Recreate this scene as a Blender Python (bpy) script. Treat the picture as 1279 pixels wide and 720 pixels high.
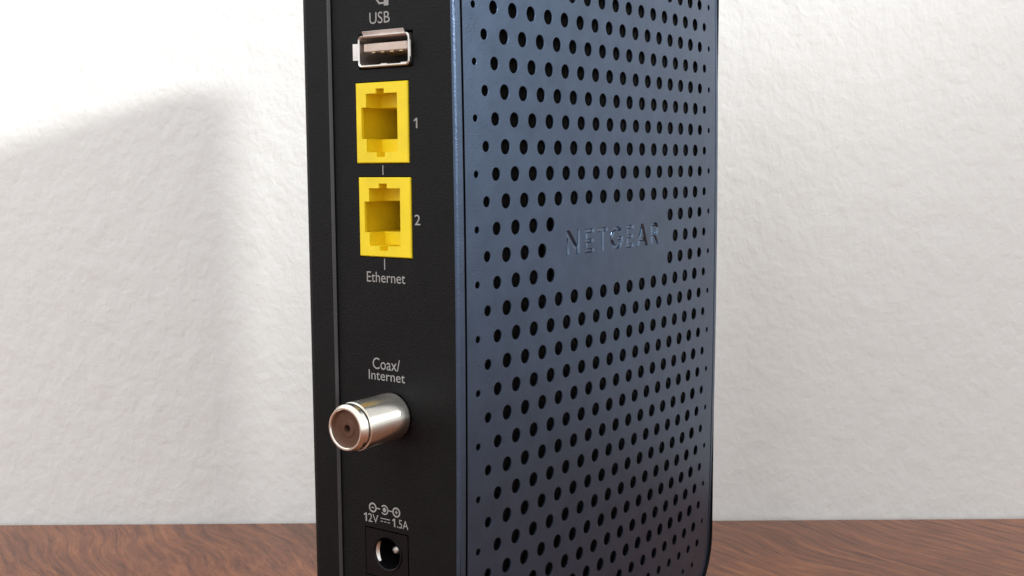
import bpy, bmesh, math, random
from mathutils import Vector, Matrix
from mathutils.geometry import delaunay_2d_cdt

random.seed(7)
for o in list(bpy.data.objects):
    bpy.data.objects.remove(o)
scene = bpy.context.scene
COL = scene.collection
pi = math.pi

# ------------------------------------------------------------------ measures
# Device axes: X along the perforated side (0 = first column of holes), Y into
# the body, Z up.  One unit is the spacing of the holes, 6.2 mm.
S = 0.0062
YAW, PITCH, ROLL = 0.6021, -0.10526, 0.00629
CAM = Vector((-28.86301, -20.90276, -1.51274))
FPX = 1429.75
ZT = -21.2                      # table surface
ORG = Vector((8.6, 3.5, ZT))    # base of the router
ANG = pi / 2 - YAW              # turn of the router about its base
ROT = Matrix.Rotation(ANG, 4, 'Z')


def loc(x, y, z):               # device units -> router local metres
    return Vector(((x - ORG.x) * S, (y - ORG.y) * S, (z - ORG.z) * S))


def wld(x, y, z):               # device units -> world metres
    return ROT @ loc(x, y, z)


# ------------------------------------------------------------------ camera
f = Vector((math.cos(YAW) * math.cos(PITCH), math.sin(YAW) * math.cos(PITCH), math.sin(PITCH)))
r = f.cross(Vector((0, 0, 1))).normalized()
d = f.cross(r)
r2 = math.cos(ROLL) * r + math.sin(ROLL) * d
d2 = -math.sin(ROLL) * r + math.cos(ROLL) * d
cm = Matrix((r2, -d2, -f)).transposed().to_4x4()
cam_data = bpy.data.cameras.new('camera')
cam = bpy.data.objects.new('camera', cam_data)
COL.objects.link(cam)
cam.matrix_world = Matrix.Translation(wld(*CAM)) @ ROT @ cm
cam_data.sensor_width = 36.0
cam_data.lens = FPX / 1279.0 * 36.0
cam_data.clip_start = 0.01
cam_data.clip_end = 50.0
scene.camera = cam
CW = wld(*CAM)

# ------------------------------------------------------------------ light
world = bpy.data.worlds.new('World')
scene.world = world
world.use_nodes = True
bg = world.node_tree.nodes['Background']
bg.inputs['Color'].default_value = (0.955, 0.972, 0.972, 1)
bg.inputs['Strength'].default_value = 1.16


def aim(o, target):
    o.rotation_euler = (target - o.location).to_track_quat('-Z', 'Y').to_euler()


def area_light(name, pos, target, sx, sy, watts, col):
    l = bpy.data.lights.new(name, 'AREA')
    l.shape = 'RECTANGLE'
    l.size, l.size_y = sx, sy
    l.energy = watts
    l.color = col
    o = bpy.data.objects.new(name, l)
    COL.objects.link(o)
    o.location = pos
    aim(o, target)
    return o


def spot_light(name, pos, target, watts, radius, size, blend, col):
    l = bpy.data.lights.new(name, 'SPOT')
    l.energy = watts
    l.shadow_soft_size = radius
    l.spot_size = math.radians(size)
    l.spot_blend = blend
    l.color = col
    o = bpy.data.objects.new(name, l)
    COL.objects.link(o)
    o.location = pos
    aim(o, target)
    return o


# camera-relative offsets: +x right, +y towards the wall, z above the table
def rel(x, y, z):
    return Vector((CW.x + x * S, CW.y + y * S, z * S))


spot_light('key_lamp', rel(296, -74, 140), rel(-66, 62, 54), 335.0, 0.060, 23.5, 1.0, (0.99, 1.0, 0.985))
area_light('window_light', rel(-150, -120, 190), rel(0, 55, 10), 1.1, 1.1, 10.0, (0.93, 0.97, 1.0))

vs = scene.view_settings
vs.view_transform = 'Standard'
vs.look = 'None'
vs.exposure = 0.0
vs.gamma = 1.0
vs.use_curve_mapping = False
scene.render.engine = 'CYCLES'


# ------------------------------------------------------------------ materials
def material(name):
    m = bpy.data.materials.new(name)
    m.use_nodes = True
    nt = m.node_tree
    return m, nt, nt.nodes['Principled BSDF']


def node(nt, kind, **kw):
    n = nt.nodes.new(kind)
    for k, v in kw.items():
        if k in n.inputs:
            n.inputs[k].default_value = v
        else:
            setattr(n, k, v)
    return n


def ramp(nt, fac, stops):
    n = nt.nodes.new('ShaderNodeValToRGB')
    e = n.color_ramp.elements
    while len(e) < len(stops):
        e.new(0.5)
    for el, (p, c) in zip(e, stops):
        el.position = p
        el.color = (*c, 1) if len(c) == 3 else c
    nt.links.new(fac, n.inputs['Fac'])
    return n.outputs['Color']


def coords(nt, scale=(1, 1, 1), rot=(0, 0, 0)):
    t = nt.nodes.new('ShaderNodeTexCoord')
    mr = nt.nodes.new('ShaderNodeMapping')
    mr.inputs['Rotation'].default_value = rot
    nt.links.new(t.outputs['Object'], mr.inputs['Vector'])
    mp = nt.nodes.new('ShaderNodeMapping')
    mp.inputs['Scale'].default_value = scale
    nt.links.new(mr.outputs['Vector'], mp.inputs['Vector'])
    return mp.outputs['Vector']


def noise(nt, vec, scale, detail=4, rough=0.55, dist=0.0):
    n = nt.nodes.new('ShaderNodeTexNoise')
    n.inputs['Scale'].default_value = scale
    n.inputs['Detail'].default_value = detail
    n.inputs['Roughness'].default_value = rough
    n.inputs['Distortion'].default_value = dist
    nt.links.new(vec, n.inputs['Vector'])
    return n.outputs['Fac']


def bump(nt, bsdf, height, strength, dist, prev=None):
    b = nt.nodes.new('ShaderNodeBump')
    b.inputs['Strength'].default_value = strength
    b.inputs['Distance'].default_value = dist
    nt.links.new(height, b.inputs['Height'])
    if prev is not None:
        nt.links.new(prev, b.inputs['Normal'])
    nt.links.new(b.outputs['Normal'], bsdf.inputs['Normal'])
    return b.outputs['Normal']


def plastic(name, col, rough, metallic=0.0, spec=0.5, grain=0.0, grain_scale=2500, var=0.25):
    m, nt, b = material(name)
    v = coords(nt)
    n1 = noise(nt, v, 180, 5, 0.6)
    lo = tuple(c * (1 - var) for c in col)
    hi = tuple(min(1, c * (1 + var)) for c in col)
    nt.links.new(ramp(nt, n1, [(0.3, lo), (0.7, hi)]), b.inputs['Base Color'])
    n2 = noise(nt, v, 420, 4, 0.6)
    mr = node(nt, 'ShaderNodeMapRange', **{'To Min': max(0.02, rough - 0.05), 'To Max': rough + 0.06})
    nt.links.new(n2, mr.inputs['Value'])
    nt.links.new(mr.outputs['Result'], b.inputs['Roughness'])
    b.inputs['Metallic'].default_value = metallic
    b.inputs['Specular IOR Level'].default_value = spec
    if grain:
        bump(nt, b, noise(nt, v, grain_scale, 2, 0.6), grain, 0.0002)
    return m


M_PANEL = plastic('slate_blue_plastic', (0.078, 0.111, 0.172), 0.33, 0.9, 0.5, 0.25, 2600, 0.10)
M_BLACK = plastic('black_textured_plastic', (0.0042, 0.0042, 0.005), 0.5, 0, 0.2, 0.45, 2400, 0.2)
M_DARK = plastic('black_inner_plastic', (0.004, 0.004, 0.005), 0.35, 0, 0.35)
M_LOGO = plastic('highlight_slate_plastic', (0.13, 0.175, 0.25), 0.16, 0.9, 0.5)  # panel plastic in a lighter, smoother copy, painting highlights into the letters
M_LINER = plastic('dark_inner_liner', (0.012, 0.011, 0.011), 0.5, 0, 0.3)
M_EDGE = plastic('highlight_black_edge', (0.02, 0.02, 0.024), 0.4, 0, 0.9)  # cover plastic lightened and glossed, a lit line painted along the bevel
M_LIP = plastic('matt_tin_lip', (0.80, 0.77, 0.74), 0.45, 0.55, 0.5)
M_YELLOW = plastic('yellow_port_plastic', (0.92, 0.69, 0.014), 0.40, 0, 0.45, 0.1, 2500, 0.08)
M_JACK = plastic('black_glossy_plastic', (0.005, 0.005, 0.006), 0.3, 0, 0.22)
M_PRINT = plastic('white_print_ink', (0.33, 0.32, 0.31), 0.65, 0, 0.3, 0, 2500, 0.12)
M_TONGUE = plastic('beige_usb_tongue', (0.62, 0.50, 0.43), 0.35, 0, 0.5)
M_NICKEL = plastic('nickel_plated_metal', (0.95, 0.90, 0.82), 0.20, 1.0, 0.5, 0, 2500, 0.06)
M_STEEL = plastic('tin_plated_steel', (0.82, 0.79, 0.76), 0.36, 1.0, 0.5, 0, 2500, 0.06)
M_COPPER = plastic('brown_dielectric', (0.10, 0.045, 0.027), 0.5, 0.0, 0.3)
M_GOLD = plastic('gold_contact', (0.75, 0.55, 0.3), 0.25, 1.0)


def wall_material():
    m, nt, b = material('white_plaster_wall')
    v = coords(nt)
    tone = noise(nt, v, 9, 5, 0.6)
    nt.links.new(ramp(nt, tone, [(0.3, (0.79, 0.79, 0.775)), (0.7, (0.825, 0.825, 0.81))]), b.inputs['Base Color'])
    b.inputs['Roughness'].default_value = 0.7
    b.inputs['Specular IOR Level'].default_value = 0.3
    vz = coords(nt, (1, 1, 0.8))
    big = noise(nt, vz, 120, 2, 0.5, 0.2)
    mid = noise(nt, vz, 330, 3, 0.55, 0.3)
    fine = noise(nt, v, 700, 3, 0.6)
    n = bump(nt, b, big, 0.16, 0.003)
    n = bump(nt, b, mid, 0.25, 0.0013, n)
    bump(nt, b, fine, 0.09, 0.0005, n)
    return m


def wood_material():
    m, nt, b = material('reddish_brown_wood')
    def grain(scale, deg, bend):
        # object coordinates bent by slow noise, turned, then stretched along the grain
        t = nt.nodes.new('ShaderNodeTexCoord')
        nz = node(nt, 'ShaderNodeTexNoise', Scale=7.0, Detail=2.0)
        nt.links.new(t.outputs['Object'], nz.inputs['Vector'])
        sb = nt.nodes.new('ShaderNodeVectorMath')
        sb.operation = 'SUBTRACT'
        sb.inputs[1].default_value = (0.5, 0.5, 0.5)
        nt.links.new(nz.outputs['Color'], sb.inputs[0])
        sc = nt.nodes.new('ShaderNodeVectorMath')
        sc.operation = 'SCALE'
        sc.inputs['Scale'].default_value = bend
        nt.links.new(sb.outputs[0], sc.inputs[0])
        ad = nt.nodes.new('ShaderNodeVectorMath')
        ad.operation = 'ADD'
        nt.links.new(t.outputs['Object'], ad.inputs[0])
        nt.links.new(sc.outputs[0], ad.inputs[1])
        m1 = nt.nodes.new('ShaderNodeMapping')
        m1.inputs['Rotation'].default_value = (0, 0, math.radians(deg))
        nt.links.new(ad.outputs[0], m1.inputs['Vector'])
        m2 = nt.nodes.new('ShaderNodeMapping')
        m2.inputs['Scale'].default_value = scale
        nt.links.new(m1.outputs['Vector'], m2.inputs['Vector'])
        return m2.outputs['Vector']

    v = grain((12, 120, 1), 55, 0.075)
    warp = noise(nt, coords(nt), 14, 3, 0.5)
    n1 = noise(nt, v, 3.2, 9, 0.7, 0.5)
    base = ramp(nt, n1, [(0.28, (0.085, 0.026, 0.012)), (0.45, (0.205, 0.066, 0.029)),
                         (0.58, (0.30, 0.105, 0.045)), (0.78, (0.44, 0.18, 0.08))])
    # fine pores along the grain
    n2 = noise(nt, grain((45, 420, 1), 55, 0.075), 3.0, 5, 0.7, 0.4)
    pores = ramp(nt, n2, [(0.36, (0.60, 0.55, 0.52)), (0.50, (1, 1, 1))])
    mx = nt.nodes.new('ShaderNodeMix')
    mx.data_type = 'RGBA'
    mx.blend_type = 'MULTIPLY'
    mx.inputs['Factor'].default_value = 0.8
    nt.links.new(base, mx.inputs[6])
    nt.links.new(pores, mx.inputs[7])
    # ripple figure across the grain
    wv = nt.nodes.new('ShaderNodeTexWave')
    wv.inputs['Scale'].default_value = 30
    wv.inputs['Distortion'].default_value = 5.0
    wv.inputs['Detail'].default_value = 3
    wv.inputs['Detail Scale'].default_value = 1.4
    nt.links.new(coords(nt, (1, 0.6, 1), (0, 0, math.radians(-38))), wv.inputs['Vector'])
    fig = ramp(nt, wv.outputs['Fac'], [(0.2, (0.93, 0.92, 0.91)), (0.8, (1.05, 1.05, 1.05))])
    mx2 = nt.nodes.new('ShaderNodeMix')
    mx2.data_type = 'RGBA'
    mx2.blend_type = 'MULTIPLY'
    mx2.inputs['Factor'].default_value = 0.7
    nt.links.new(mx.outputs[2], mx2.inputs[6])
    nt.links.new(fig, mx2.inputs[7])
    mx3 = nt.nodes.new('ShaderNodeMix')
    mx3.data_type = 'RGBA'
    mx3.blend_type = 'MULTIPLY'
    mx3.inputs['Factor'].default_value = 0.8
    nt.links.new(mx2.outputs[2], mx3.inputs[6])
    nt.links.new(ramp(nt, warp, [(0.35, (0.72, 0.70, 0.68)), (0.65, (1.1, 1.08, 1.05))]), mx3.inputs[7])
    nt.links.new(mx3.outputs[2], b.inputs['Base Color'])
    b.inputs['Roughness'].default_value = 0.22
    b.inputs['Specular IOR Level'].default_value = 0.30
    n = bump(nt, b, n2, 0.25, 0.0004)
    bump(nt, b, n1, 0.15, 0.0006, n)
    return m


M_WALL = wall_material()
M_WOOD = wood_material()


# ------------------------------------------------------------------ mesh helpers
class MB:
    """Collects vertices (device units), faces, material slots and, if given, normals."""

    def __init__(self):
        self.v, self.f, self.m, self.n, self.s = [], [], [], [], []

    def add(self, verts, faces, slot=0, normals=None, smooth=False):
        o = len(self.v)
        self.v += [tuple(p) for p in verts]
        self.n += [tuple(q) for q in normals] if normals else [(0, 0, 0)] * len(verts)
        for fc in faces:
            self.f.append(tuple(i + o for i in fc))
            self.m.append(slot)
            self.s.append(smooth)

    def build(self, name, mats, parent, custom=False):
        me = bpy.data.meshes.new(name)
        me.from_pydata([loc(*p) for p in self.v], [], self.f)
        for m in mats:
            me.materials.append(m)
        me.polygons.foreach_set('material_index', self.m)
        me.polygons.foreach_set('use_smooth', self.s)
        me.update()
        if custom:
            me.normals_split_custom_set_from_vertices(self.n)
        o = bpy.data.objects.new(name, me)
        COL.objects.link(o)
        o.parent = parent
        return o


def rbox(name, lo, hi, mat, parent, bev=0.03, seg=2):
    """bevelled block between two device points"""
    bm = bmesh.new()
    a, b = Vector(lo), Vector(hi)
    bmesh.ops.create_cube(bm, size=1)
    for v in bm.verts:
        v.co = Vector([a[i] + (v.co[i] + 0.5) * (b[i] - a[i]) for i in range(3)])
    if bev:
        bmesh.ops.bevel(bm, geom=list(bm.edges), offset=bev, segments=seg, affect='EDGES', profile=0.5)
    for v in bm.verts:
        v.co = loc(*v.co)
    bmesh.ops.recalc_face_normals(bm, faces=bm.faces)
    me = bpy.data.meshes.new(name)
    bm.to_mesh(me)
    bm.free()
    me.materials.append(mat)
    for p in me.polygons:
        p.use_smooth = False
    o = bpy.data.objects.new(name, me)
    COL.objects.link(o)
    o.parent = parent
    return o


def cdt(outline, holes, extra=()):
    """triangles of outline minus holes; 2-D lists"""
    vs, fs = [], []
    for lp in [outline] + list(holes):
        if sum(p[0] * q[1] - q[0] * p[1] for p, q in zip(lp, list(lp[1:]) + [lp[0]])) < 0:
            lp = list(lp)[::-1]
        o = len(vs)
        vs += [Vector(p) for p in lp]
        fs.append(list(range(o, o + len(lp))))
    vs += [Vector(p) for p in extra]
    rv, re, rf, ov, oe, of = delaunay_2d_cdt(vs, [], fs, 0, 1e-6)
    return rv, rf, of


def tri_plate(outline, holes, extra=()):
    rv, rf, of = cdt(outline, holes, extra)
    keep = [fc for fc, src in zip(rf, of) if 0 in src and len(src) == 1]
    return rv, keep


def circle(cx, cy, rad, n, ph=0.0):
    return [(cx + rad * math.cos(ph + 2 * pi * i / n), cy + rad * math.sin(ph + 2 * pi * i / n)) for i in range(n)]


# ------------------------------------------------------------------ setting
def world_mesh(name, verts, faces, mat):
    me = bpy.data.meshes.new(name)
    me.from_pydata(verts, [], faces)
    me.materials.append(mat)
    o = bpy.data.objects.new(name, me)
    COL.objects.link(o)
    o['kind'] = 'structure'
    return o


def world_box(name, lo, hi, mat, bev=0.0):
    bm = bmesh.new()
    bmesh.ops.create_cube(bm, size=1)
    for v in bm.verts:
        v.co = Vector([lo[i] + (v.co[i] + 0.5) * (hi[i] - lo[i]) for i in range(3)])
    if bev:
        bmesh.ops.bevel(bm, geom=list(bm.edges), offset=bev, segments=4, affect='EDGES', profile=0.5)
    me = bpy.data.meshes.new(name)
    bm.to_mesh(me)
    bm.free()
    me.materials.append(mat)
    o = bpy.data.objects.new(name, me)
    COL.objects.link(o)
    o['kind'] = 'structure'
    return o


WALL_D = 62.6 * S
wall_y = CW.y + WALL_D
table = world_box('tabletop', (-1.1, wall_y - 0.85, -0.03), (1.3, wall_y - 0.0014, 0.0), M_WOOD, 0.0018)
wall = world_box('wall', (-1.4, wall_y, -0.5), (1.7, wall_y + 0.08, 1.1), M_WALL)

# ------------------------------------------------------------------ the router
router = bpy.data.objects.new('router', None)
router.empty_display_size = 0.05
COL.objects.link(router)
router.rotation_euler = (0, 0, ANG)
router['label'] = 'black upright cable modem router with perforated slate blue side, standing on wooden table'
router['category'] = 'router'

X0, X1, ZB, ZTOP, RC = -0.96, 18.15, -21.12, 10.45, 3.0
RT = 1.5                           # radius of the upper corners
ROW = 0.866
BX, BZ = 0.2375, 0.1806


def bulge(x, z):
    u = (x - 8.5) / 8.5
    v = (-z / ROW - 6) / 16
    return BX * u * u + BZ * v * v


def bulge_n(x, z):
    dx = BX * 2 * (x - 8.5) / 8.5 ** 2
    v = (-z / ROW - 6) / 16
    dz = BZ * 2 * v * (-1 / ROW / 16)
    return Vector((dx, -1.0, dz)).normalized()


def rrect(dd, nc=14, step=0.8):
    """rounded rectangle in X-Z, inset by dd, with outward 2-D normals"""
    x0, x1, z0, z1 = X0 + dd, X1 - dd, ZB + dd, ZTOP - dd
    rb, rt = RC - dd, RT - dd
    xb_, xt_ = int((X1 - X0 - 2 * RC) / step), int((X1 - X0 - 2 * RT) / step)
    zr = int((ZTOP - ZB - RC - RT) / step)
    pts, nrm = [], []

    def corner(cx, cz, rr, a0):
        for i in range(nc + 1):
            a = a0 + (pi / 2) * i / nc
            pts.append((cx + rr * math.cos(a), cz + rr * math.sin(a)))
            nrm.append((math.cos(a), math.sin(a)))

    def line(a, b, n, nn):
        for i in range(1, n):
            t = i / n
            pts.append((a[0] + (b[0] - a[0]) * t, a[1] + (b[1] - a[1]) * t))
            nrm.append(nn)

    corner(x0 + rb, z0 + rb, rb, pi)
    line((x0 + rb, z0), (x1 - rb, z0), xb_, (0, -1))
    corner(x1 - rb, z0 + rb, rb, 1.5 * pi)
    line((x1, z0 + rb), (x1, z1 - rt), zr, (1, 0))
    corner(x1 - rt, z1 - rt, rt, 0)
    line((x1 - rt, z1), (x0 + rt, z1), xt_, (0, 1))
    corner(x0 + rt, z1 - rt, rt, pi / 2)
    line((x0, z1 - rt), (x0, z0 + rb), zr, (-1, 0))
    return pts, nrm


def strips(mb, rings, slot=0, smooth=True, flip=False):
    """rings: list of lists of (x,y,z); skins consecutive rings with face-averaged normals"""
    n = len(rings[0])
    for a, b in zip(rings, rings[1:]):
        fs = []
        for i in range(n):
            j = (i + 1) % n
            q = (i, j, n + j, n + i)
            fs.append(q[::-1] if flip else q)
        vs_ = list(a) + list(b)
        nr = [Vector((0, 0, 0)) for _ in vs_]
        for q in fs:
            p = [Vector(vs_[k]) for k in q]
            fn = (p[2] - p[0]).cross(p[3] - p[1])
            if fn.length > 0:
                fn.normalize()
            for k in q:
                nr[k] += fn
        mb.add(vs_, fs, slot, [v.normalized() if v.length > 0 else (0, -1, 0) for v in nr], smooth)


# ---- perforated side panel
GROOVE = 0.42


def hole_radius(c, row):
    def g(t):
        st = [(0, .118), (.5, .178), (1, .218), (1.5, .25)]
        for (a, ra), (b, rb) in zip(st, st[1:]):
            if t <= b:
                return ra + (rb - ra) * (t - a) / (b - a)
        return .25
    side = min(c, 17 - c)
    low = min(22 - row, row + 10) * ROW / 1.6
    return min(g(side), g(low))


holes = []
for row in range(-10, 23):
    odd = row % 2
    for k in range(17 if odd else 18):
        c = k + (0.5 if odd else 0)
        if row in (4, 6) and 4.5 < c < 12.5:
            continue
        if row == 5 and 4 < c < 13:
            continue
        z = -row * ROW
        cx = max(X0 + RC - c, c - (X1 - RC), 0)
        cz = max(ZB + RC - z, z - (ZTOP - RC), 0)
        if math.hypot(cx, cz) > RC - 0.95:
            continue
        holes.append((c, z, hole_radius(c, row)))


# engraved lettering: polygons in a unit cell (x 0..1 across the letter, y 0..1 up)
def poly_letter(ch):
    if ch == 'N':
        return [[(0, 0), (.2, 0), (.2, .62), (.76, 0), (1, 0), (1, 1), (.8, 1), (.8, .38), (.24, 1), (0, 1)]], []
    if ch == 'E':
        return [[(0, 0), (1, 0), (1, .19), (.28, .19), (.28, .41), (.92, .41), (.92, .59), (.28, .59), (.28, .81),
                 (1, .81), (1, 1), (0, 1)]], []
    if ch == 'T':
        return [[(.37, 0), (.63, 0), (.63, .81), (1, .81), (1, 1), (0, 1), (0, .81), (.37, .81)]], []
    if ch == 'G':
        out = [(.5 + .5 * math.cos(math.radians(a)), .5 + .5 * math.sin(math.radians(a))) for a in range(42, 331, 16)]
        out += [(1.0, .26), (1.0, .55), (.55, .55), (.55, .38), (.80, .38), (.80, .28)]
        inn = [(.5 + .29 * math.cos(math.radians(a)), .5 + .31 * math.sin(math.radians(a))) for a in range(318, 47, -18)]
        return [out + inn], []
    if ch == 'A':
        return [[(0, 0), (.22, 0), (.31, .22), (.69, .22), (.78, 0), (1, 0), (.61, 1), (.39, 1)]], \
               [[(.375, .39), (.625, .39), (.5, .74)]]
    if ch == 'R':
        return [[(0, 0), (.24, 0), (.24, .38), (.42, .38), (.74, 0), (1, 0), (.68, .41), (.86, .48), (.96, .6),
                 (.96, .78), (.86, .93), (.68, 1), (0, 1)]], \
               [[(.24, .55), (.62, .55), (.71, .62), (.71, .76), (.62, .83), (.24, .83)]]


LETTERS = [('N', 4.98, 5.85), ('E', 6.18, 6.84), ('T', 7.06, 7.80), ('G', 7.99, 8.97), ('E', 9.2, 9.80),
           ('A', 10.02, 10.98), ('R', 11.22, 11.92)]
LZ0, LZ1 = -4.59, -3.72
let_out, let_in = [], []
for ch, a, b in LETTERS:
    oo, ii = poly_letter(ch)
    put = lambda pl: [(a + (b - a) * x, LZ0 + (LZ1 - LZ0) * y) for x, y in pl]
    let_out += [put(p) for p in oo]
    let_in += [put(p) for p in ii]

NS = 20
RIM = 0.016
pan_out, pan_nrm = rrect(GROOVE)
hole_loops = [circle(c, z, rad + RIM, NS) for c, z, rad in holes]
extra = []
for i in range(60):
    for j in range(3):
        extra.append((4.7 + 8.0 * i / 60, (-3.2, -5.0, -3.45)[j] + 0.01 * math.sin(i)))
rv, rf, of = cdt(pan_out, hole_loops + let_out + let_in, extra)
nh, nl = len(hole_loops), len(let_out)
H0, L0, I0 = 1, 1 + nh, 1 + nh + nl
front, floor_ = [], []
for fc, src in zip(rf, of):
    if 0 not in src:
        continue
    s_ = set(src)
    if any(H0 <= k < L0 for k in s_):
        continue
    inl = any(L0 <= k < I0 for k in s_) and not any(k >= I0 for k in s_)
    (floor_ if inl else front).append(fc)

panel = MB()
panel.add([(p.x, bulge(p.x, p.y), p.y) for p in rv], front, 0, [bulge_n(p.x, p.y) for p in rv], True)
for c, z, rad in holes:
    cs = [(math.cos(2 * pi * i / NS), math.sin(2 * pi * i / NS)) for i in range(NS)]
    r0 = [(c + (rad + RIM) * a, bulge(c + (rad + RIM) * a, z + (rad + RIM) * b), z + (rad + RIM) * b) for a, b in cs]
    r1 = [(c + rad * a, bulge(c, z) + RIM * 0.9, z + rad * b) for a, b in cs]
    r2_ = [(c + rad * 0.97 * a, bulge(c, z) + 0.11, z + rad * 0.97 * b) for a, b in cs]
    fs = [(i, (i + 1) % NS, NS + (i + 1) % NS, NS + i) for i in range(NS)]
    nr = [Vector((-a * .55, -.83, -b * .55)) for a, b in cs]
    panel.add(r0 + r1, fs, 0, [bulge_n(c, z)] * NS + [bulge_n(c, z).lerp(q, .25).normalized() for q in nr], True)
    nw = [Vector((-a, 0, -b)) for a, b in cs]
    rm = [(c + rad * a, bulge(c, z) + 0.055, z + rad * b) for a, b in cs]
    panel.add(r1 + rm, fs, 0, nw + nw, True)
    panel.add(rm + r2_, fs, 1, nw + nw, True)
# edge of the panel down into the groove
ring0 = [(x, bulge(x, z), z) for x, z in pan_out]
ring1 = [(x, bulge(x, z) + 0.22, z) for x, z in pan_out]
strips(panel, [ring1, ring0], 1, True)
panel_o = panel.build('vented_side_panel', [M_PANEL, M_DARK], router, True)
panel_o['label'] = 'perforated slate blue side panel with engraved lettering'

DEPTH = 0.08


def inset(poly, dd):
    """moves every edge of a polygon inwards by dd (outwards when negative)"""
    area = sum(p[0] * q[1] - q[0] * p[1] for p, q in zip(poly, poly[1:] + poly[:1]))
    sg = 1 if area > 0 else -1
    res = []
    k_ = len(poly)
    for i in range(k_):
        p0, p1, p2 = Vector(poly[i - 1]), Vector(poly[i]), Vector(poly[(i + 1) % k_])
        e0, e1 = (p1 - p0).normalized(), (p2 - p1).normalized()
        n0, n1 = Vector((-e0.y, e0.x)) * sg, Vector((-e1.y, e1.x)) * sg
        mt = n0 + n1
        if mt.length < 1e-4:
            mt = n0.copy()
        mt.normalize()
        q = p1 + mt * dd / max(0.5, mt.dot(n0))
        res.append((q.x, q.y))
    return res


logo = MB()
IN = 0.04
for ch, a, b in LETTERS:
    oo, ii = poly_letter(ch)
    put = lambda pl: [(a + (b - a) * x, LZ0 + (LZ1 - LZ0) * y) for x, y in pl]
    o_top, i_top = put(oo[0]), [put(q) for q in ii]
    o_low, i_low = inset(o_top, IN), [inset(q, -IN) for q in i_top]
    rv_, kf_ = tri_plate(o_low, i_low)
    logo.add([(p.x, bulge(p.x, p.y) + DEPTH, p.y) for p in rv_], kf_, 0)
    for top, low in [(o_top, o_low)] + list(zip(i_top, i_low)):
        n = len(top)
        va_ = [(x, bulge(x, z) + 0.001, z) for x, z in top]
        vb_ = [(x, bulge(x, z) + DEPTH, z) for x, z in low]
        logo.add(va_ + vb_, [(i, (i + 1) % n, n + (i + 1) % n, n + i) for i in range(n)], 0)
logo.build('engraved_logo', [M_LOGO], panel_o)

# ---- trim frame round the perforated panel
trim = MB()
prof = [(0.34, 0.0, 0.20), (0.34, 0.0, 0.012), (0.30, 0.0, 0.0), (0.08, 0.0, 0.02), (0.02, 0.0, 0.05), (0.0, 0.0, 0.09),
        (0.0, 0.0, 0.12), (0.02, 0.0, 0.135), (0.2, 0, 0.135)]
rings = []
for dd, _, dy in prof:
    pts, _n = rrect(dd)
    rings.append([(x, bulge(min(max(x, X0 + .3), X1 - .3), z) + dy, z) for x, z in pts])
strips(trim, rings, 0, True, flip=True)
trim_o = trim.build('side_trim', [M_PANEL], router, True)

# dark floor of the groove and the liner behind the holes
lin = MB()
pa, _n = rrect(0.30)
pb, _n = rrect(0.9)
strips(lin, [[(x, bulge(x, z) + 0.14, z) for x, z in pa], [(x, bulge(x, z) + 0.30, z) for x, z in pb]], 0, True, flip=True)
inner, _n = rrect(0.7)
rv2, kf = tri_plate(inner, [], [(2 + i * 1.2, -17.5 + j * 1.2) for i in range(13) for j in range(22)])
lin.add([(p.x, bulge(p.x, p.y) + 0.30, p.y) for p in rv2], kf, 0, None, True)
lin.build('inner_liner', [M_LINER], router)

# ---- middle body with the connector plate on its back
YB0, YB1 = 0.36, 5.42
DB = 0.07
XP = X0 + DB                       # plane of the back plate
pts, nrm = rrect(DB)
ZP0, ZP1 = ZB + RC, ZTOP - RT
body = MB()
n = len(pts)
flat = [abs(p[0] - XP) < 1e-6 and ZP0 - 1e-6 <= p[1] <= ZP1 + 1e-6 for p in pts]
va = [(x, YB0, z) for x, z in pts]
vb = [(x, YB1, z) for x, z in pts]
fs = []
for i in range(n):
    j = (i + 1) % n
    if flat[i] and flat[j]:
        continue
    fs.append((i, j, n + j, n + i))
body.add(va + vb, fs, 0, None, True)
body_o = body.build('middle_body', [M_BLACK], router)

# openings of the plate: (Y, Z) polygons
def rect2(y0, y1, z0, z1):
    return [(y0, z0), (y1, z0), (y1, z1), (y0, z1)]


RJ = [(3.28, -0.085), (3.225, -3.09)]
RJW, RJH = 1.08, 1.275
USB_Y, USB_Z = 3.08, 2.16
UW, UH = 1.06, 0.50
CX_Y, CX_Z = 3.02, -9.53
DC_Y, DC_Z = 3.42, -14.28
DCW, DCH = 0.90, 0.80
cut = [rect2(y - RJW - .03, y + RJW + .03, z - RJH - .03, z + RJH + .03) for y, z in RJ]
cut.append(rect2(USB_Y - UW - .04, USB_Y + UW + .08, USB_Z - UH - .05, USB_Z + UH + .07))
cut.append(rect2(DC_Y - DCW - .04, DC_Y + DCW + .04, DC_Z - DCH - .04, DC_Z + DCH + .04))
cut.append(circle(CX_Y, CX_Z, 0.76, 28))
plate = MB()
rv3, kf3 = tri_plate(rect2(YB0, YB1, ZP0, ZP1), cut)
plate.add([(XP, p.x, p.y) for p in rv3], [fc[::-1] for fc in kf3], 0)
for lp in cut:
    a = [(XP, y, z) for y, z in lp]
    b = [(XP + .3, y, z) for y, z in lp]
    m_ = len(lp)
    plate.add(a + b, [(i, (i + 1) % m_, m_ + (i + 1) % m_, m_ + i) for i in range(m_)], 1)
# raised border lines where the plate meets the covers
plate_o = plate.build('back_panel', [M_BLACK, M_DARK], router)

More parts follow.
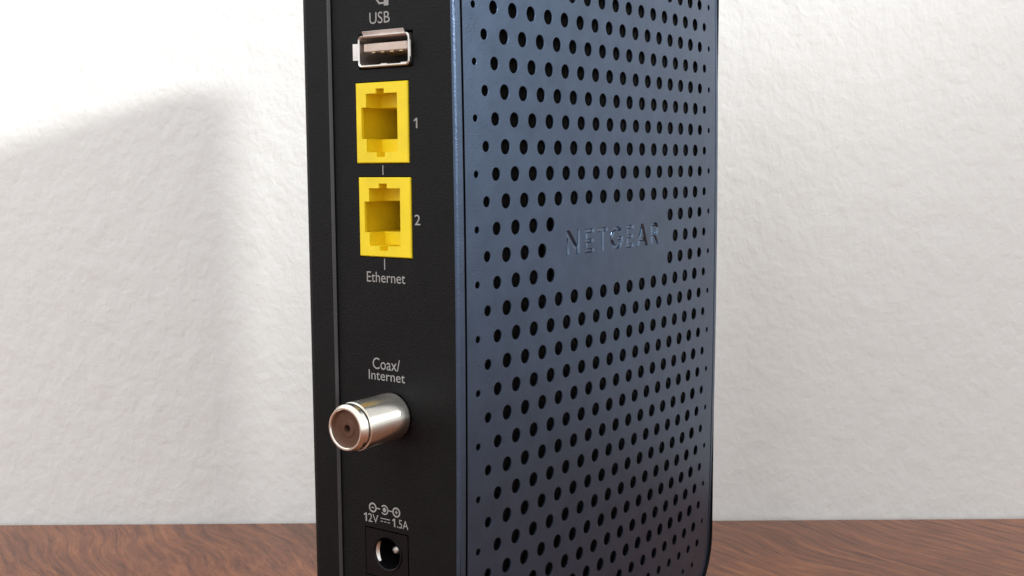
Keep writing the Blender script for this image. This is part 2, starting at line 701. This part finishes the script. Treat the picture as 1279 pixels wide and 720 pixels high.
# ---- far cover
cov = MB()
prof = [(0.12, 5.36), (0.03, 5.36), (0.015, 5.37), (-0.05, 5.43), (-0.06, 5.455), (-0.06, 6.40), (-0.03, 6.52), (0.05, 6.62), (0.25, 6.68)]
rings = []
for dd, yy in prof:
    pts, _n = rrect(dd)
    rings.append([(x, yy, z) for x, z in pts])
strips(cov, rings[:3], 0, True, flip=True)
strips(cov, rings[2:5], 1, True, flip=True)
strips(cov, rings[4:], 0, True, flip=True)
pc, _n = rrect(0.25)
rv4, kf4 = tri_plate(pc, [], [(8.5, -6), (4, -6), (13, -6), (8.5, 2), (8.5, -14)])
cov.add([(p.x, 6.68 + 0.001 if False else 6.68, p.y) for p in rv4], [fc[::-1] for fc in kf4], 0, [(0, 1, 0)] * len(rv4), True)
cov.build('side_cover', [M_BLACK, M_EDGE], router, True)


# ---- connectors
def sub(name, parent_thing):
    e = bpy.data.objects.new(name, None)
    e.empty_display_size = 0.005
    COL.objects.link(e)
    e.parent = parent_thing
    return e


def tube(mb, loops, slot=0, flip=False):
    """loops of (x,(y,z) polygon) skinned"""
    rr = [[(x, y, z) for y, z in lp] for x, lp in loops]
    strips(mb, rr, slot, False, flip)


# Ethernet sockets
def ethernet(y, z):
    p = sub('ethernet_port', router)
    hw, hh = RJW, RJH
    xf = XP - 0.05
    op = [(-.66, -.93), (-.12, -.93), (-.12, -1.08), (.22, -1.08), (.22, -.93), (.64, -.93), (.64, -.50), (.84, -.50),
          (.84, .50), (.64, .50), (.64, .93), (.22, .93), (.22, 1.08), (-.12, 1.08), (-.12, .93), (-.66, .93)]
    op = [(y + a, z + b) for a, b in op]
    out = rect2(y - hw, y + hw, z - hh, z + hh)
    bo = rect2(y - hw + .03, y + hw - .03, z - hh + .03, z + hh - .03)
    h = MB()
    rv_, kf_ = tri_plate(bo, [op])
    h.add([(xf, q.x, q.y) for q in rv_], [fc[::-1] for fc in kf_], 0)
    tube(h, [(xf, bo), (xf + .03, out), (xf + 2.1, out)], 0)
    # socket walls with a small chamfer and steps at the shoulders
    cy = sum(a for a, b in op) / len(op)
    op2 = [(min(a, y + 1.03) if a < y + .8 else y + 1.03, b) for a, b in op]
    tube(h, [(xf, op), (xf + .11, op), (xf + .11, op2), (xf + 2.1, op2)], 0, True)
    h.build('housing', [M_YELLOW], p)
    b = MB()
    b.add([(xf + 2.1, y - hw, z - hh), (xf + 2.1, y + hw, z - hh), (xf + 2.1, y + hw, z + hh), (xf + 2.1, y - hw, z + hh)],
          [(0, 3, 2, 1)], 0)
    b.build('back_wall', [M_JACK], p)
    # shoulders above and below the latch slot
    for sg in (-1, 1):
        rbox('shoulder', (xf + .75, y - .68, min(z + sg * .50, z + sg * .95)), (xf + 2.1, y + .67, max(z + sg * .50, z + sg * .95)),
             M_YELLOW, p, .03, 2)
    for k in range(8):
        zz = z - .42 + k * .12
        rbox('contact', (xf + .9, y - .64, zz - .025), (xf + 2.0, y - .56, zz + .025), M_GOLD, p, 0)
    return p


e1 = ethernet(*RJ[0])
e1['label'] = 'yellow ethernet socket numbered 1'
e2 = ethernet(*RJ[1])
e2['label'] = 'yellow ethernet socket numbered 2'


# USB socket
def rounded(y, z, w, h, rad, n=4):
    pts_ = []
    for sy, sz, a0 in ((-1, -1, pi), (1, -1, 1.5 * pi), (1, 1, 0), (-1, 1, pi / 2)):
        cx_, cz_ = y + sy * (w - rad), z + sz * (h - rad)
        for i in range(n + 1):
            a = a0 + pi / 2 * i / n
            pts_.append((cx_ + rad * math.cos(a), cz_ + rad * math.sin(a)))
    return pts_


usb = sub('usb_port', router)
sh = MB()
xf = XP - 0.16
lo_ = rounded(USB_Y, USB_Z, UW, UH, .14)
lm_ = rounded(USB_Y, USB_Z, UW - .03, UH - .03, .12)
li_ = rounded(USB_Y, USB_Z, UW - .07, UH - .07, .10)
tube(sh, [(XP + 1.8, lo_), (xf + .03, lo_), (xf, lm_), (xf + .03, li_), (XP + 1.8, li_)], 0, True)
sh.build('shell', [M_STEEL], usb)
# flared lips of the shell
lip = MB()
def lip_quad(p0, p1, q0, q1, th):
    # p0-p1 edge on the shell, q0-q1 flared edge
    a = [Vector(p0), Vector(p1), Vector(q1), Vector(q0)]
    nn = (a[1] - a[0]).cross(a[3] - a[0]).normalized() * th
    b = [v + nn for v in a]
    lip.add(a + b, [(0, 1, 2, 3), (7, 6, 5, 4), (0, 4, 5, 1), (1, 5, 6, 2), (2, 6, 7, 3), (3, 7, 4, 0)], 0)
yl, zl = USB_Y + UW, .26
lip_quad((XP - .10, yl - .02, USB_Z - zl), (XP - .10, yl - .02, USB_Z + zl), (XP - .13, yl + .19, USB_Z - zl), (XP - .13, yl + .19, USB_Z + zl), .04)
lip_quad((XP - .10, USB_Y - UW + .02, USB_Z + zl), (XP - .10, USB_Y - UW + .02, USB_Z - zl), (XP - .14, USB_Y - UW - .06, USB_Z + zl), (XP - .14, USB_Y - UW - .06, USB_Z - zl), .03)
lip_quad((XP - .10, USB_Y - .85, USB_Z + UH - .01), (XP - .10, USB_Y + .85, USB_Z + UH - .01), (XP - .17, USB_Y - .85, USB_Z + UH + .12), (XP - .17, USB_Y + .85, USB_Z + UH + .12), .03)
lip.build('flared_lip', [M_LIP], usb)
rbox('tongue', (XP - .04, USB_Y - .90, USB_Z + .0), (XP + 1.7, USB_Y + .90, USB_Z + .25), M_TONGUE, usb, .02, 1)
for k in range(4):
    yy = USB_Y - .57 + k * .38
    rbox('contact', (XP + .06, yy - .07, USB_Z - .035), (XP + 1.5, yy + .07, USB_Z + .0), M_GOLD, usb, 0)
for k in (-1, 1):
    rbox('spring', (XP + .35, USB_Y + k * .42 - .14, USB_Z - UH + .10), (XP + 1.2, USB_Y + k * .42 + .14, USB_Z - UH + .17), M_STEEL, usb, .02, 1)
bk = MB()
bk.add([(XP + 1.7, y, z) for y, z in rect2(USB_Y - UW, USB_Y + UW, USB_Z - UH, USB_Z + UH)], [(0, 3, 2, 1)], 0)
bk.build('back_wall', [M_DARK], usb)


# coaxial connector
def lathe(name, prof_, y, z, mat, parent, n=96, split=True):
    """profile of (x, radius) turned about the X axis through (y, z)"""
    mb = MB()
    for (xa, ra), (xb_, rb) in zip(prof_, prof_[1:]):
        strips(mb, [[(xa, y + ra * math.cos(2 * pi * i / n), z + ra * math.sin(2 * pi * i / n)) for i in range(n)],
                    [(xb_, y + rb * math.cos(2 * pi * i / n), z + rb * math.sin(2 * pi * i / n)) for i in range(n)]], 0, True, True)
    return mb.build(name, [mat], parent, True)


coax = sub('coax_connector', router)
TIP = -3.22
R0 = 0.775
prof = [(XP + .2, R0 - .05), (XP - .10, R0 - .05)]
NT = 64
xa_, xb2 = XP - .12, TIP + .40
for k in range(NT):
    x_ = xa_ + (xb2 - xa_) * k / NT
    w_ = (xb2 - xa_) / NT
    prof += [(x_, R0 - .0042), (x_ + w_ * .42, R0), (x_ + w_ * .58, R0)]
prof += [(TIP + .40, R0 - .035), (TIP + .33, R0 - .035), (TIP + .31, R0 - .01), (TIP + .25, R0 - .005), (TIP + .14, R0 - .03),
        (TIP + .05, R0 - .08), (TIP, R0 - .11), (TIP, R0 - .155), (TIP + .03, R0 - .18), (TIP + .18, R0 - .19)]
lathe('barrel', prof, CX_Y, CX_Z, M_NICKEL, coax)
lathe('insulator', [(TIP + .15, R0 - .18), (TIP + .15, .30), (TIP + .11, .26), (TIP + .11, .125), (TIP + .27, .11)], CX_Y, CX_Z, M_COPPER, coax)
lathe('pin_hole', [(TIP + .26, .115), (TIP + .27, .001)], CX_Y, CX_Z, M_DARK, coax, 16)

# power jack
dc = sub('power_jack', router)
hb = MB()
xf = XP - 0.01
BY, BZ_ = DC_Y - .05, DC_Z + .06
cl = circle(BY, BZ_, .56, 32)
rv5, kf5 = tri_plate(rect2(DC_Y - DCW, DC_Y + DCW, DC_Z - DCH, DC_Z + DCH), [cl])
hb.add([(xf, q.x, q.y) for q in rv5], [fc[::-1] for fc in kf5], 0)
out = rect2(DC_Y - DCW, DC_Y + DCW, DC_Z - DCH, DC_Z + DCH)
tube(hb, [(xf, out), (xf + 1.6, out)], 0)
hb.build('housing', [M_JACK], dc)
lathe('barrel', [(xf - .0, .62), (xf - .05, .60), (xf - .05, .56), (xf - .02, .535), (xf + 1.5, .53), (xf + 1.5, .01)], BY, BZ_, M_JACK, dc)
lathe('centre_pin', [(xf + .35, .005), (xf + .36, .09), (xf + .40, .13), (xf + 1.5, .13)], BY, BZ_, M_STEEL, dc, 20)
sp = MB()
angs = [math.radians(t) for t in range(-40, 41, 4)]
m_ = len(angs)
sp.add([(xf + .02, BY + .535 * math.cos(a), BZ_ + .535 * math.sin(a)) for a in angs] +
       [(xf + .10, BY + .49 * math.cos(a) - .045 * math.cos(a * 2), BZ_ + .52 * math.sin(a)) for a in angs],
       [(i, i + 1, m_ + i + 1, m_ + i) for i in range(m_ - 1)], 0, None, True)
sp.build('spring_contact', [M_STEEL], dc)


# ---- printed lettering
def to_mesh_pts(text):
    cu = bpy.data.curves.new('print', 'FONT')
    cu.body = text
    cu.resolution_u = 4
    ob = bpy.data.objects.new('print', cu)
    COL.objects.link(ob)
    dg = bpy.context.evaluated_depsgraph_get()
    me = bpy.data.meshes.new_from_object(ob.evaluated_get(dg))
    vs_ = [v.co.copy() for v in me.vertices]
    fs_ = [tuple(p.vertices) for p in me.polygons]
    bpy.data.objects.remove(ob)
    bpy.data.curves.remove(cu)
    bpy.data.meshes.remove(me)
    return vs_, fs_


XT = XP - 0.006


def print_text(text, yl_, yr_, zb_, zt_, name='printed_label'):
    vs_, fs_ = to_mesh_pts(text)
    ax = min(v.x for v in vs_); bx_ = max(v.x for v in vs_)
    ay = min(v.y for v in vs_); by_ = max(v.y for v in vs_)
    mb = MB()
    mb.add([(XT, yl_ + (yr_ - yl_) * (v.x - ax) / (bx_ - ax), zb_ + (zt_ - zb_) * (v.y - ay) / (by_ - ay)) for v in vs_], fs_, 0)
    return mb.build(name, [M_PRINT], plate_o)


def print_shapes(polys, name):
    mb = MB()
    for outl, hl in polys:
        rv_, kf_ = tri_plate(outl, hl)
        mb.add([(XT, q.x, q.y) for q in rv_], [fc[::-1] for fc in kf_], 0)
    return mb.build(name, [M_PRINT], plate_o)


def one(yl_, yr_, zb_, zt_):
    w_, h_ = yr_ - yl_, zt_ - zb_
    return ([(yl_ + w_ * a, zb_ + h_ * b) for a, b in ((.55, 0), (.95, 0), (.95, 1), (.62, 1), (0, .80), (0, .63), (.55, .78))], [])


print_text('USB', 3.74, 2.90, 3.02, 3.38)
print_shapes([one(1.99, 1.84, -.29, .03)], 'printed_label')
print_text('2', 2.02, 1.79, -3.31, -2.98)
print_text('Ethernet', 4.06, 2.44, -5.20, -4.86)
print_text('Coax/', 3.88, 2.72, -8.06, -7.68)
print_text('Internet', 4.06, 2.52, -8.42, -8.10)
print_shapes([one(4.40, 4.26, -13.27, -12.98)], 'printed_label')
print_text('2V', 4.21, 3.76, -13.27, -12.98)
print_shapes([one(3.16, 3.03, -13.27, -12.98)], 'printed_label')
print_text('.5A', 2.96, 2.48, -13.27, -12.98)
print_shapes([(rect2(3.27, 3.31, -1.74, -1.43), [])], 'printed_line')
print_shapes([(rect2(3.27, 3.31, -4.78, -4.42), [])], 'printed_line')
# direct current sign between the figures
print_shapes([(rect2(3.26, 3.66, -13.08, -13.05), [])] + [(rect2(3.26 + k * .15, 3.36 + k * .15, -13.18, -13.15), []) for k in range(3)],
             'printed_direct_current_sign')
# polarity sign
zc = -12.76
ring = lambda cy: (circle(cy, zc, .17, 20), [circle(cy, zc, .115, 20)])
print_shapes([ring(4.0), ring(2.98), (rect2(3.68, 3.83, zc - .02, zc + .02), []), (rect2(3.15, 3.36, zc - .02, zc + .02), []),
              (rect2(3.94, 4.06, zc - .018, zc + .018), []), (rect2(2.92, 3.04, zc - .018, zc + .018), []),
              (rect2(2.962, 2.998, zc - .06, zc - .02), []), (rect2(2.962, 2.998, zc + .02, zc + .06), []),
              (circle(3.49, zc, .075, 16), []),
              ([(3.49 + .17 * math.cos(a), zc + .17 * math.sin(a)) for a in [math.radians(t) for t in range(40, 321, 20)]] +
               [(3.49 + .125 * math.cos(a), zc + .125 * math.sin(a)) for a in [math.radians(t) for t in range(320, 39, -20)]], [])],
             'printed_polarity_sign')
# trident sign above the word
zt_ = 3.97
print_shapes([(rect2(2.62, 3.90, zt_ - .03, zt_ + .03), []), (circle(3.92, zt_, .12, 18), []),
              ([(2.66, zt_ - .12), (2.40, zt_), (2.66, zt_ + .12)], []),
              ([(3.62, zt_ - .02), (3.54, zt_ - .02), (3.30, zt_ - .30), (3.12, zt_ - .30), (3.12, zt_ - .36), (3.34, zt_ - .36)], []),
              (rect2(2.94, 3.13, zt_ - .42, zt_ - .24), []),
              ([(3.46, zt_ + .02), (3.38, zt_ + .02), (3.14, zt_ + .30), (2.98, zt_ + .30), (2.98, zt_ + .36), (3.18, zt_ + .36)], []),
              (circle(2.92, zt_ + .33, .095, 14), [])], 'printed_trident_sign')

# rubber feet under the body
for fx in (1.2, 16.0):
    for fy in (1.1, 5.0):
        rbox('foot', (fx, fy, ZT), (fx + 1.0, fy + .9, ZB + .12), M_DARK, router, .03, 1)
